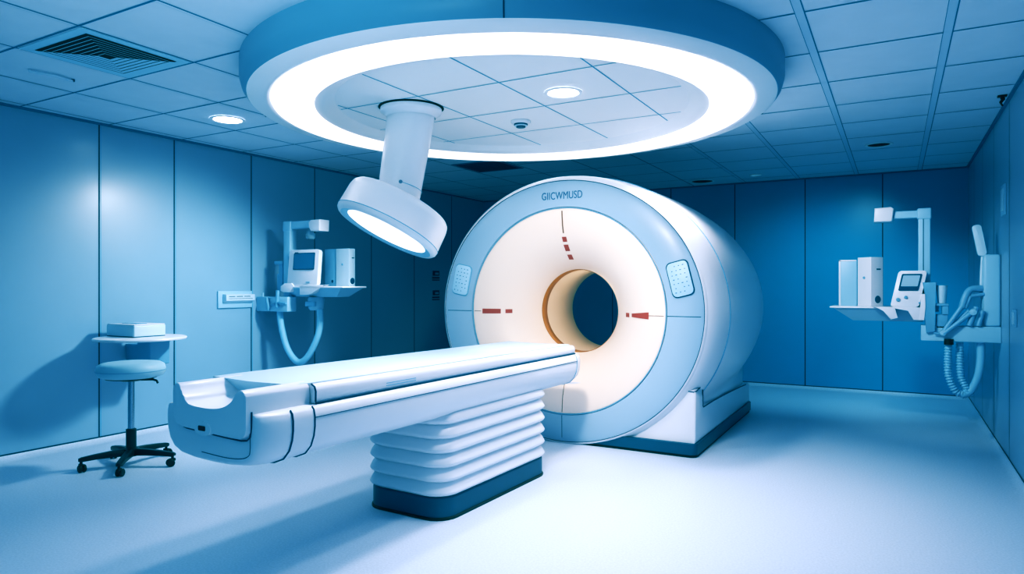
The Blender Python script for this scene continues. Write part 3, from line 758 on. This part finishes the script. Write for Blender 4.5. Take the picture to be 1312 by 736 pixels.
c4 = thing('display_board', 'dim blue upright board between the monitor and the white cabinet on the left boom tray', 'board', (XL + .785, 5.06, 1.292))
m = MB(); m.box(-.075, .08, 0, .03, 0, .375, 0, .004); m.box(-.063, .07, -.003, 0, .03, .345, 0, .002); m.build('casing', M['grey'], c4, 40)
m = MB(); m.lathe([(.0005, -.006), (.013, -.006), (.016, 0)], (.035, 0, .05), Matrix.Rotation(-PI/2, 3, 'X'), 16); m.build('knob', M['screen'], c4, 40)

# ------------------------------------------------------------------ light
w = bpy.data.worlds.new('room_ambience'); sc.world = w; w.use_nodes = True
bg = w.node_tree.nodes['Background']; bg.inputs[0].default_value = (0.0, 0.29, 0.56, 1); bg.inputs[1].default_value = 0.46
def spot(name, loc, target, power, ang, blend, rad, col=(0.88, 0.95, 1.0)):
    l = bpy.data.lights.new(name, 'SPOT'); l.spot_size = math.radians(ang); l.spot_blend = blend; l.shadow_soft_size = rad; l.energy = power; l.color = col
    o = bpy.data.objects.new(name, l); C.objects.link(o); o.location = loc
    o.rotation_euler = (Vector(target) - Vector(loc)).to_track_quat('-Z', 'Y').to_euler(); return o
spot('wall_fill', (-3.45, 4.55, 2.38), (-5.755, 3.80, 0.55), 275, 84, 1.0, .14)  # added spot without a fixture, brightens the left wall
for px, py, pw in ((-2.40, 2.64, 120), (-1.95, 2.66, 130), (-1.35, 2.98, 130), (-.95, 3.55, 120), (-.92, 4.45, 120), (-1.45, 5.20, 130), (-1.795, 3.82, 110)):
    spot('ring_spot', (px, py, H - .26), (px, py, 0), pw * .37, 108, 1.0, .09, (0.98, 0.945, 0.98))
spot('face_fill', (-1.55, 2.85, 2.42), (-2.45, 5.1, 1.05), 300, 60, .7, .12, (1.0, .93, .87))  # extra spot added to brighten the gantry front, no fixture of its own
spot('boom_fill', (-.95, 4.5, 2.40), (0.05, 6.55, 1.30), 150, 46, .8, .10, (.93, .96, 1.0))  # added spot, only lifts the right wall boom
spot('back_fill', (-.30, 7.2, 2.55), (-.75, 9.0, 0.6), 110, 95, 1.0, .12, (.55, .82, 1.0))  # added bluish spot for the back wall, no lit fitting here
al = bpy.data.lights.new('ceiling_fill', 'AREA'); al.shape = 'DISK'; al.size = 1.2; al.energy = 18; al.color = (.72, .86, 1.0)  # unseen fill added behind the camera to brighten the ceiling
al.spread = math.radians(60)
ao = bpy.data.objects.new('ceiling_fill', al); C.objects.link(ao); ao.location = (-1.1, -1.6, 1.5)
ao.rotation_euler = Vector((-.35, .78, .52)).to_track_quat('-Z', 'Y').to_euler()
pl = bpy.data.lights.new('bore_fill', 'POINT'); pl.energy = 1.5; pl.color = (1, .86, .68); pl.shadow_soft_size = .12  # added warm fill inside the bore, no visible lamp
po = bpy.data.objects.new('bore_fill', pl); C.objects.link(po); po.location = (-2.40, 5.72, 1.22)

# ------------------------------------------------------------------ camera
cam = bpy.data.cameras.new('camera'); co = bpy.data.objects.new('camera', cam); C.objects.link(co)
cam.sensor_width = 36; cam.lens = 36 * 870 / 1312; cam.shift_y = -2 / 1312; cam.clip_start = .01
co.location = (0, 0, 1.3); co.rotation_euler = (PI/2, 0, math.atan(492 / 870))
sc.camera = co
sc.view_settings.view_transform = 'Standard'; sc.view_settings.look = 'None'
sc.view_settings.exposure = 0.0

# gentle grade: cooler shadows, as in the photograph
vs = sc.view_settings; vs.use_curve_mapping = True
cm = vs.curve_mapping
def curve(i, pts):
    c = cm.curves[i]
    for x, y in pts: c.points.new(x, y)
curve(0, [(.05, .005), (.12, .034), (.22, .14), (.45, .41), (.75, .74)])
curve(3, [(.05, .040), (.15, .137), (.35, .39), (.6, .665)])
cm.update()

# repeats share a group
for o in bpy.data.objects:
    if o.parent is None and 'label' in o:
        g = {'ceiling_downlight': 'round ceiling downlights', 'wall_socket': 'small dark sockets on the left wall',
             'wall_panel_switch': 'switch plates on the right wall', 'equipment_boom': 'wall-mounted equipment booms',
             'patient_monitor': 'monitors on the equipment booms', 'equipment_cabinet': 'white cabinets on the boom trays',
             'display_board': 'upright boards on the boom trays', 'ceiling_vent': 'square ceiling vents'}.get(o.name.split('.')[0])
        if g: o['group'] = g
